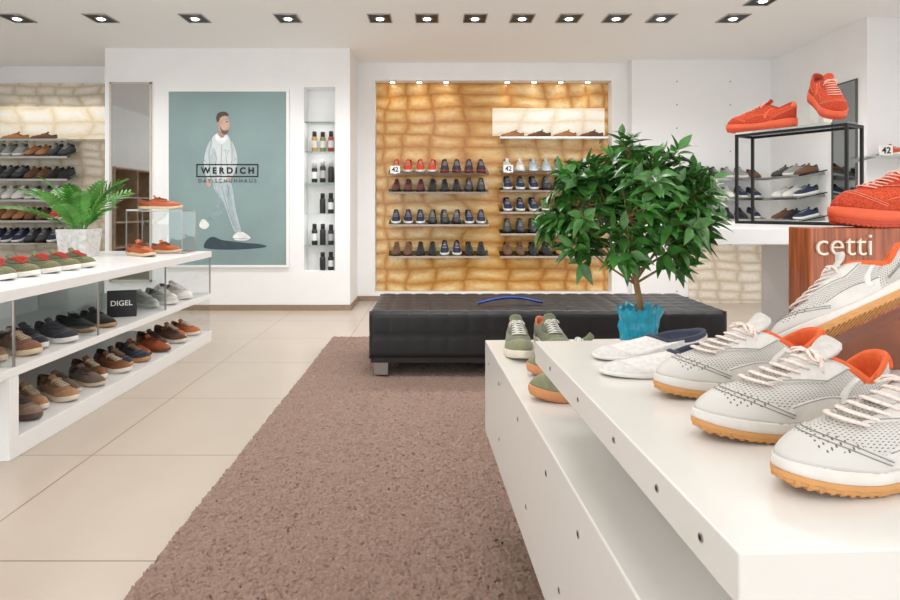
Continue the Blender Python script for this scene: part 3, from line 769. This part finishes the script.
def unit_shoes(z, items, where, group, cx=-2.045, sc=1.08):
    for i, (y, cn, rgb, kind, tex, solec, lac) in enumerate(items):
        shoe(kind, at(cx+(.028 if i%2 else -.028)+random.uniform(-.01,.01), y, z, -24+random.uniform(-4,3), sc=sc), {'upper':cm(rgb,tex),'sole':cm(solec,'rubber'),'lining':cm(shade(rgb,.6)),'laces':cm(lac),'heel_counter':cm(shade(rgb,.8),tex),'toe_cap':cm(shade(rgb,1.14),tex),'eyestay':cm(shade(rgb,.86),tex)},
             f'{cn} shoe, {ORD[i]} from near end on {where} of white left unit', group, side=1 if i%2 else -1)
tn=(160,120,86); br=(124,80,52); nv=(48,52,66); oc=(168,90,50)
TP=('taupe suede',(134,110,96),'sneaker','suede',(96,78,68),(96,80,72)); TS=('tan suede',tn,'sneaker','suede',(226,214,196),(214,196,170)); GS=('grey brown suede',(116,98,86),'casual','suede',(206,190,166),(80,66,58))
BL=('brown leather',br,'sneaker','leather',(232,226,214),(220,206,184)); NS=('navy suede',nv,'sneaker','suede',(196,150,104),(160,130,100)); RL=('rust brown leather',oc,'casual','leather',(110,62,36),(96,54,34)); DB=('dark brown',(92,62,46),'sneaker','suede',(222,212,196),(70,52,42)); OB=('orange brown suede',(180,104,60),'sneaker','suede',(230,222,208),(226,214,196))
unit_shoes(.0905, [(2.785+.1345*i,)+s for i, s in enumerate([TP,TP,TS,TS,GS,GS,BL,BL,NS,NS,RL,RL,DB,DB,OB,OB])], 'bottom shelf','shoes on bottom shelf of left unit')
GB = ('grey brown',(116,98,88),'sneaker','suede',(220,214,204),(60,50,46)); BS = ('brown suede',(122,84,60),'sneaker','suede',(216,196,164),(200,180,150)); DN = ('dark navy',(44,46,56),'sneaker','suede',(226,222,214),(60,60,66))
KS = ('black suede',(38,37,40),'casual','suede',(190,150,110),(30,30,32)); PG = ('pale grey',(186,186,182),'sneaker','cloth',(232,229,222),(230,228,222)); PW = ('white',(218,216,210),'sneaker','cloth',(232,229,222),(232,229,222))
unit_shoes(.4005, [(y,)+s for y, s in ((2.28,GB),(2.42,GB),(2.77,BS),(2.90,BS),(3.03,DN),(3.16,DN),(3.44,KS),(3.58,KS),(4.26,PG),(4.39,PG),(4.52,PW),(4.65,PW),(4.78,PG))], 'middle shelf','shoes on middle shelf of left unit')
gr = (96,104,72); rd = (186,62,48)
for i, y in enumerate((2.98,3.13,3.30,3.45,3.60)):
    shoe('sneaker', at(-2.20+.01*i,y,.7455,-18,sc=1.05), {'upper':cm(gr,'suede'),'sole':WS,'lining':cm(rd),'laces':cm(rd),'heel_counter':cm(rd,'suede'),'toe_cap':cm((112,110,74),'suede'),'eyestay':cm((80,88,60),'suede')},
         f'olive green sneaker with red trim, {ORD[i]} from near end on unit top','olive and red sneakers on the unit top', side=1 if i%2 else -1)
r = empty('brand_plaque',(-2.02,3.86,.4005),(0,0,R(20)),label='black plaque with white lettering on middle shelf of white left unit',cat='sign')
MB().box(-.085,.085,-.012,.012,0,.17).build('block', mat('plaque_black',(28,28,30),.4), r, bevel=.003)
text('lettering','DIGEL',.125,mat('white_ink',(240,240,238),.5),r,(0,-.0135,.09),bold=.01)
# riser with shoes
r = empty('glass_riser',(-2.18,4.77,.7455),label='glass display box with slim metal frame beside the fern',cat='display stand')
fr = MB()
def frame12(mb, x0,x1,y0,y1,z0,z1,t):
    for y in (y0,y1-t):
        for z in (z0,z1-t): mb.box(x0,x1,y,y+t,z,z+t)
    for x in (x0,x1-t):
        for z in (z0,z1-t): mb.box(x,x+t,y0+t,y1-t,z,z+t)
        for y in (y0,y1-t): mb.box(x,x+t,y,y+t,z0+t,z1-t)
frame12(fr,-.22,.22,-.13,.13,0,.335,.008); fr.build('frame', STEEL, r)
MB().box(-.218,.218,-.128,.128,.335,.343).build('glass_top', GLASS, r)
MB().box(-.212,.212,.124,.128,.008,.327).build('glass_back', GLASS, r)
och = cm((176,84,40),'leather')
OCH = {'upper':och,'sole':cm((214,190,160),'rubber'),'lining':cm((120,70,44)),'laces':cm((120,60,34)),'heel_counter':cm((150,70,34),'leather'),'eyestay':cm((150,70,34),'leather')}
shoe('casual', at(-2.19,4.77,1.0895,12,sc=1.12), OCH, 'cognac leather shoe on top of the glass display box')
shoe('casual', at(-2.18,4.44,.7455,-36,sc=1.2), OCH, 'cognac leather shoe on unit top in front of glass display box', side=-1)
shoe('casual', at(-2.15,4.77,.7460,-20), OCH, 'cognac leather shoe inside the glass display box')

# ------------------------------------------------------------------ leaves, fern, tree
def leaf(mb, base, d, up, l, w, droop, nseg=5, prof=(.1,.8,1,.80,.42,0)):
    d = Vector(d).normalized(); up = Vector(up); s = d.cross(up)
    if s.length < 1e-3: s = d.cross(Vector((1,0,0)))
    s.normalize(); n = s.cross(d).normalized(); p = Vector(base); v = []
    for k in range(nseg+1):
        u = k/nseg; c = p+d*(l*u)+Vector((0,0,-1))*(droop*l*u*u)
        ww = w*.5*prof[k]+.0004
        v += [c-s*ww+n*ww*.35, c, c+s*ww+n*ww*.35]
    f = []
    for k in range(nseg):
        a = k*3; f += [(a,a+1,a+4,a+3),(a+1,a+2,a+5,a+4)]
    mb.add(v,f)
FERN = mat('fern_green',(84,150,56),.45,var=.4,scale=9)
r = empty('potted_fern',(-2.58,4.34,.7455),label='bright green fern in square silver planter on white left unit',cat='plant')
pl = MB(); pl.rings([[(-s,-s,z),(s,-s,z),(s,s,z),(-s,s,z)] for s,z in ((.09,0),(.108,.19),(.108,.205),(.098,.205),(.096,.18))],True,True)
pl.build('planter', mat('crackle_silver',(216,215,212),.45,.15,var=.2,scale=30,bump=.6,bscale=45), r, bevel=.004)
fo = MB()
for k in range(20):
    az = 2*PI*k/20*1.9+random.uniform(-.2,.2); el = random.uniform(.75,1.5); ln = random.uniform(.38,.52)
    hd = Vector((math.cos(az),math.sin(az),0)); pts = []
    for q in range(15):
        uq = q/14; e = el-.85*uq**1.5
        pts.append((pts[-1] if pts else Vector((hd.x*.03,hd.y*.03,.17)))+(hd*math.cos(e)+Vector((0,0,math.sin(e))))*(ln/14 if pts else 0))
    fo.tube(pts,.004,5,taper=.3)
    rollv = random.uniform(-.6,.6)
    for q in range(3,15):
        t = (pts[q]-pts[q-1]).normalized(); sd = t.cross(Vector((0,0,1)))
        if sd.length < .05: sd = Vector((-hd.y,hd.x,0))
        sd.normalize(); nn_ = sd.cross(t); sd2 = sd*math.cos(rollv)+nn_*math.sin(rollv)
        ll = .11*math.sin(PI*(.18+.72*q/15))**.8
        for sg in (1,-1): leaf(fo, pts[q], sd2*sg*.75+t*.8, nn_*-1, ll, .024, .14, nseg=3, prof=(.6,1,.7,0))
    leaf(fo, pts[-1], (pts[-1]-pts[-2]), (0,0,1), .055, .016, .1)
fo.build('foliage', FERN, r, smooth=True)

TX, TY, TZ = .595, 1.76, .6405
r = empty('potted_tree',(TX,TY,TZ),label='small leafy green tree in turquoise pot behind the white display table',cat='plant')
pot = MB(); rr = []
ncr = 60; cre = [random.uniform(-1,1) for _ in range(ncr)]; cre2 = [random.uniform(-1,1) for _ in range(ncr)]
prof_ = [(.040,0),(.047,.012),(.050,.030),(.049,.05),(.053,.07),(.051,.09),(.055,.112),(.054,.13),(.061,.152),(.066,.170),(.058,.166),(.048,.14)]
for q, (rad, z) in enumerate(prof_):
    ring = []
    for i in range(ncr):
        an = 2*PI*i/ncr; m_ = q/len(prof_)
        k = 1+(.05*(cre[i]*(1-m_)+cre2[i]*m_)+.05*math.sin(5*an+z*60)+.035*math.sin(8*an-z*80))*min(1,z/.02)
        ring.append((rad*k*math.cos(an),rad*k*math.sin(an),z+(.009*cre2[i] if .15 < z else 0)))
    rr.append(ring)
pot.rings(rr); pot.build('pot', mat('turquoise_wrap',(34,158,186),.3,var=.25,scale=36), r)
MB().lathe([(.046,.132),(.04,.139),(.001,.145)],n=24).build('soil', mat('soil',(60,46,36),.95,var=.4,scale=90), r, smooth=True)
BARK = mat('bark',(150,116,78),.85,var=.3,scale=40,bump=.4,bscale=120)
tr = MB()
tr.tube([(0,0,.135),(.004,.002,.18),(-.006,0,.23),(-.012,.004,.28)],.0105,10,taper=.75)
tr.build('trunk', BARK, r, smooth=True)
br_ = MB(); fol = MB()
lobes = [(-.17,.02,.37,.085),(.13,.0,.34,.085),(-.18,-.03,.46,.085),(.145,.03,.47,.09),(-.12,.0,.55,.085),(.07,-.02,.57,.085),(-.02,.02,.60,.075),(-.07,-.13,.43,.10),(.06,-.13,.42,.10),(-.02,.13,.45,.11),(-.08,.06,.50,.10),(.03,.05,.51,.11),(.185,-.04,.42,.055),(-.235,.03,.43,.055),(.0,-.11,.53,.09),(-.06,-.12,.35,.065),(.16,-.06,.54,.055),(-.19,-.02,.54,.05),(.11,-.09,.48,.08)]
for k, (lx, ly, lz, lr_) in enumerate(lobes):
    e = Vector((lx-.005,ly,lz)); st = Vector((-.009,.002,.235+.003*k)); mid = (st*.45+e*.55)+Vector((0,0,-.012))
    br_.tube([st,mid,e],.0042,6,taper=.5)
    for j in range(int(6+lr_*90)):
        q = Vector((random.gauss(0,1),random.gauss(0,1),random.gauss(0,.9))).normalized()*random.uniform(.4,1.0)
        tp = e+q*lr_
        br_.tube([e,(e+tp)/2+Vector((0,0,.006)),tp],.0018,5,taper=.6)
        out = Vector((q.x+lx*1.5,q.y+ly*1.5,q.z*.6+.45)).normalized()
        t1 = out.orthogonal().normalized(); t2 = out.cross(t1)
        for i in range(7):
            az = 2.4*i+random.uniform(-.3,.3)
            d = (t1*math.cos(az)+t2*math.sin(az))*random.uniform(.5,1.0)+out*random.uniform(.0,.95)
            leaf(fol, tp-out*(.045*i/7)+d*.006, d, out+Vector((random.uniform(-.5,.5),random.uniform(-.5,.5),.5)), random.uniform(.046,.068), random.uniform(.022,.029), random.uniform(.05,.45))
br_.build('branches', BARK, r, smooth=True)
fol.build('foliage', mat('tree_leaf',(64,116,48),.28,var=.5,scale=18), r, smooth=True)

# ------------------------------------------------------------------ right foreground tables
TH = R(2.75)
TOP = mat('white_table_top',(222,219,213),.25,var=.012,scale=3)
r = empty('display_table',(.171,2.09,RT),(0,0,TH),label='lower white display table whose slab shows beneath the upper one',cat='display table')
MB().box(0,1.35,-1.78,0,.297,.6405-RT-.0005).build('slab', TOP, r, bevel=.003)
MB().box(.40,1.2,-1.6,-.25,0,.297).build('plinth', WHITE, r)
def caps(parent, spots, rad):
    for (y, z) in spots:
        m = MB(); m.lathe([(rad,0),(rad,.0012),(rad*.62,.0012),(rad*.6,-.0004)],n=16)
        o = m.build('screw_cap', STEEL, parent, smooth=False); o.location = (-.0002,y,z); o.rotation_euler = (0,R(-90),0)
        MB().lathe([(rad*.6,.0006),(rad*.58,.0010)],n=14).build('hole', BLACK, o)
caps(r, [(-.32,.555),(-.62,.555),(-.92,.555),(-1.14,.555),(-.32,.39),(-.72,.39),(-1.02,.39),(-.10,.555)], .006)
r = empty('display_table',(.216,1.308,.6405),(0,0,TH),label='upper white display table slab carrying white perforated sneakers',cat='display table')
MB().box(0,1.05,-.805,0,.1225,.1695).build('slab', TOP, r, bevel=.002)
MB().box(.28,.95,-.70,-.12,0,.1225).build('support', WHITE, r)
caps(r, [(-.14,.147),(-.33,.147),(-.50,.147),(-.64,.147),(-.74,.147)], .0042)
ZU = .8105; ZL = .6405
# white perforated sneakers
PERF = dots('perforated_white',(200,197,191),(92,90,86),.0052,.0052,.00112,.6,zmin=(.030,.086,-.13,.12),attr='perf')
WLEA = cm((214,211,205),'leather'); ORL = cm((222,98,44)); GREY_L = cm((186,183,176),'leather')
HERO = {'upper':PERF,'sole':cm((220,216,208),'rubber'),'outsole':GUM,'tread':cm((200,146,88),'rubber'),'lining':ORL,'collar_trim':ORL,'side_stripe':cm((224,221,215),'leather'),'stitching':cm((146,142,134)),'tongue':cm((208,204,198)),'laces':mat('flecked_lace',(232,216,206),.8,var=.18,scale=330),'toe_cap':dots('perforated_toe',(206,203,197),(104,102,98),.0052,.0052,.0011,.55,ax=('X','Y'),zmin=(.045,.2,.02,.125)),'eyestay':WLEA,'heel_counter':GREY_L,'side_panel':WLEA,'heel_tab':ORL}
shoe('runner', at(.487,.962,ZU,194), HERO, 'white perforated sneaker with gum sole, farthest of three in the front row','white perforated sneakers',1)
shoe('runner', at(.480,.792,ZU,194), HERO, 'white perforated sneaker with gum sole, middle of three in front row','white perforated sneakers',-1)
shoe('runner', at(.500,.652,ZU,192), HERO, 'white perforated sneaker with gum sole, nearest and cut by right edge','white perforated sneakers',1)
st = MB().poly_prism([(.70,ZU+.0005),(.86,ZU+.0005),(.86,.915),(.70,.840)],1.075,1.115).build('shoe_stand', mat('walnut_block',(130,70,42),.45,var=.2,scale=18))
tag(st,'brown wooden wedge propping up the tilted white sneaker','shoe stand')
shoe('runner', at(.748,1.05,.906,179,26,34), HERO, 'white perforated sneaker tilted toe down in front of the brown wooden sign','white perforated sneakers',-1)
# white slip ons
SL = cm((222,220,216)); NVT = cm((58,64,82))
SLC = {'upper':SL,'sole':cm((226,224,218),'rubber'),'lining':NVT,'toe_cap':cm((214,212,208))}
shoe('slipon', at(.430,1.205,ZU,203), SLC, 'flat white slip-on shoe with dark lining, rear one beside pot',"white slip-on pair",1)
shoe('slipon', at(.420,1.080,ZU,200), SLC, 'flat white slip-on shoe with dark lining, front one behind white sneaker',"white slip-on pair",-1)
# olive shoes on lower table
OG = cm((112,116,88),'suede'); OGC = {'upper':OG,'sole':cm((222,214,196),'rubber'),'lining':cm((196,120,84)),'laces':cm((232,230,222)),'toe_cap':cm((128,130,100),'suede'),'eyestay':cm((96,100,76),'suede'),'heel_counter':cm((96,100,76),'suede')}
shoe('sneaker', at(.262,1.925,ZL,-93), OGC, 'olive sneaker with white laces facing out, left one at table end','olive sneakers on the lower table',1)
shoe('sneaker', at(.375,1.945,ZL,-86), OGC, 'olive sneaker with white laces facing out, right one at table end','olive sneakers on the lower table',-1)
OG2 = dict(OGC); OG2['sole'] = cm((206,140,90),'rubber'); OG2['lining'] = cm((84,88,66))
shoe('sneaker', at(.392,1.67,ZL,186), OG2, 'olive sneaker with orange sole pointing left, nearer the olive pair','olive sneakers on the lower table',1)
shoe('sneaker', at(.367,1.46,ZL,188), OG2, 'olive sneaker with orange sole pointing left, tucked behind upper table','olive sneakers on the lower table',-1)
# wooden sign stand
def wood_mat():
    m, nt, N, L, b = newmat('walnut_veneer')
    tc = N.new('ShaderNodeTexCoord'); mp = N.new('ShaderNodeMapping'); mp.inputs['Scale'].default_value = (34,34,1.4); L.new(tc.outputs['Object'],mp.inputs[0])
    nz = N.new('ShaderNodeTexNoise'); nz.inputs['Scale'].default_value = 3.5; nz.inputs['Detail'].default_value = 6; nz.inputs['Distortion'].default_value = .6; L.new(mp.outputs[0],nz.inputs['Vector'])
    cr = N.new('ShaderNodeValToRGB'); cr.color_ramp.elements[0].position=.32; cr.color_ramp.elements[1].position=.66
    cr.color_ramp.elements[0].color = lin((126,62,34))+[1]; cr.color_ramp.elements[1].color = lin((182,102,62))+[1]
    L.new(nz.outputs['Fac'],cr.inputs[0]); L.new(cr.outputs[0],b.inputs['Base Color']); b.inputs['Roughness'].default_value = .35
    return m
r = empty('sign_stand',(1.06,1.45,ZL),label='brown wooden sign block with pale lettering behind the white sneakers',cat='sign')
MB().box(-.212,.21,-.09,-.005,0,.4145).build('block', wood_mat(), r, bevel=.003)
text('lettering','cetti',.124,mat('pale_metal_letters',(226,212,194),.4,.15),r,(-.138,-.0935,.376),extrude=.003,bold=-.008)
ORU = cm((212,78,40),'knit'); ORS = cm((222,92,52),'rubber')
ORC = {'upper':ORU,'sole':ORS,'outsole':cm((190,66,34),'rubber'),'lining':cm((160,52,30)),'laces':cm((244,190,172)),'eyestay':cm((188,60,30),'knit'),'heel_counter':cm((184,58,30),'knit'),'side_panel':cm((200,70,36),'knit'),'side_stripe':cm((230,110,70)),'stitching':cm((240,150,116)),'toe_cap':cm((196,66,34),'knit'),'heel_tab':cm((232,116,70)),'tongue':ORU}
shoe('knit', at(1.07,1.402,ZL+.4150,183), ORC, 'bright orange knit sneaker standing on the brown wooden sign block','orange knit sneakers')
# far right counter
r = empty('display_counter',(1.6,2.55,RT),label='white counter slab under the black framed display case',cat='counter')
MB().box(.86,2.35,2.05,3.15,.975,1.03).build('slab', WHITE, r, world=True, bevel=.003)
MB().box(1.6,2.3,2.35,2.95,RT,.975).build('pedestal', WHITE, r, world=True)
TB = math.atan2(-.41,.264)
cs = empty('display_case',(1.35,2.71,1.0305),(0,0,TB),label='black metal framed open case carrying two orange sneakers',cat='display case')
DC = .14
fr = MB(); frame12(fr,0,.455,0,DC,0,.40,.011); fr.build('frame', BLACKM, cs)
MB().box(.002,.453,.002,DC-.002,.4005,.409).build('glass_top', GLASS, cs)
MB().box(.011,.444,.011,DC-.011,.0,.008).build('floor_board', WHITE, cs)
CM = Matrix.Translation((1.35,2.71,1.0305)) @ Matrix.Rotation(TB,4,'Z')
yc_ = math.degrees(TB)+180
q = CM @ Vector((.080,.070,.4095))
shoe('knit', at(q.x,q.y,q.z,yc_+6,sc=.95), ORC, 'orange knit sneaker lying flat, left one on top of black framed case','orange knit sneakers')
# upright one: toe forward and down, heel raised on a clear wedge
tl = 28; yw = -102; L2 = .155*.95
q = CM @ Vector((.345,.068,.4095))
zc_ = L2*math.sin(R(tl))-.008
shoe('knit', at(q.x,q.y,q.z+zc_,yw,tl,sc=.95), ORC, 'orange knit sneaker standing toe down, right one on top of black case','orange knit sneakers',-1)
tn_ = math.tan(R(tl))
bl = MB().poly_prism([(-.085,0),(.0,0),(.0,zc_-.004),(-.085,zc_-.004+.085*tn_)],-.026,.026).build('shoe_stand', glass('acrylic',(250,252,252),.05))
bl.matrix_world = at(q.x,q.y,q.z+.0003,yw); tag(bl,'clear acrylic wedge under the raised heel of orange sneaker','shoe stand')

# ------------------------------------------------------------------ world, camera
w = bpy.data.worlds.new('World'); bpy.context.scene.world = w; w.use_nodes = True
w.node_tree.nodes['Background'].inputs[0].default_value = (.96,.98,1,1); w.node_tree.nodes['Background'].inputs[1].default_value = 1.85
cam = bpy.data.cameras.new('camera'); co = bpy.data.objects.new('camera', cam); C.objects.link(co)
co.location = (0,0,1.1); co.rotation_euler = (PI/2,0,0); cam.lens = 24; cam.sensor_width = 36
cam.shift_x = 14/900; cam.shift_y = -92/900; cam.clip_start = .02
bpy.context.scene.camera = co
vs = bpy.context.scene.view_settings; vs.view_transform = 'Standard'; vs.exposure = 0.28
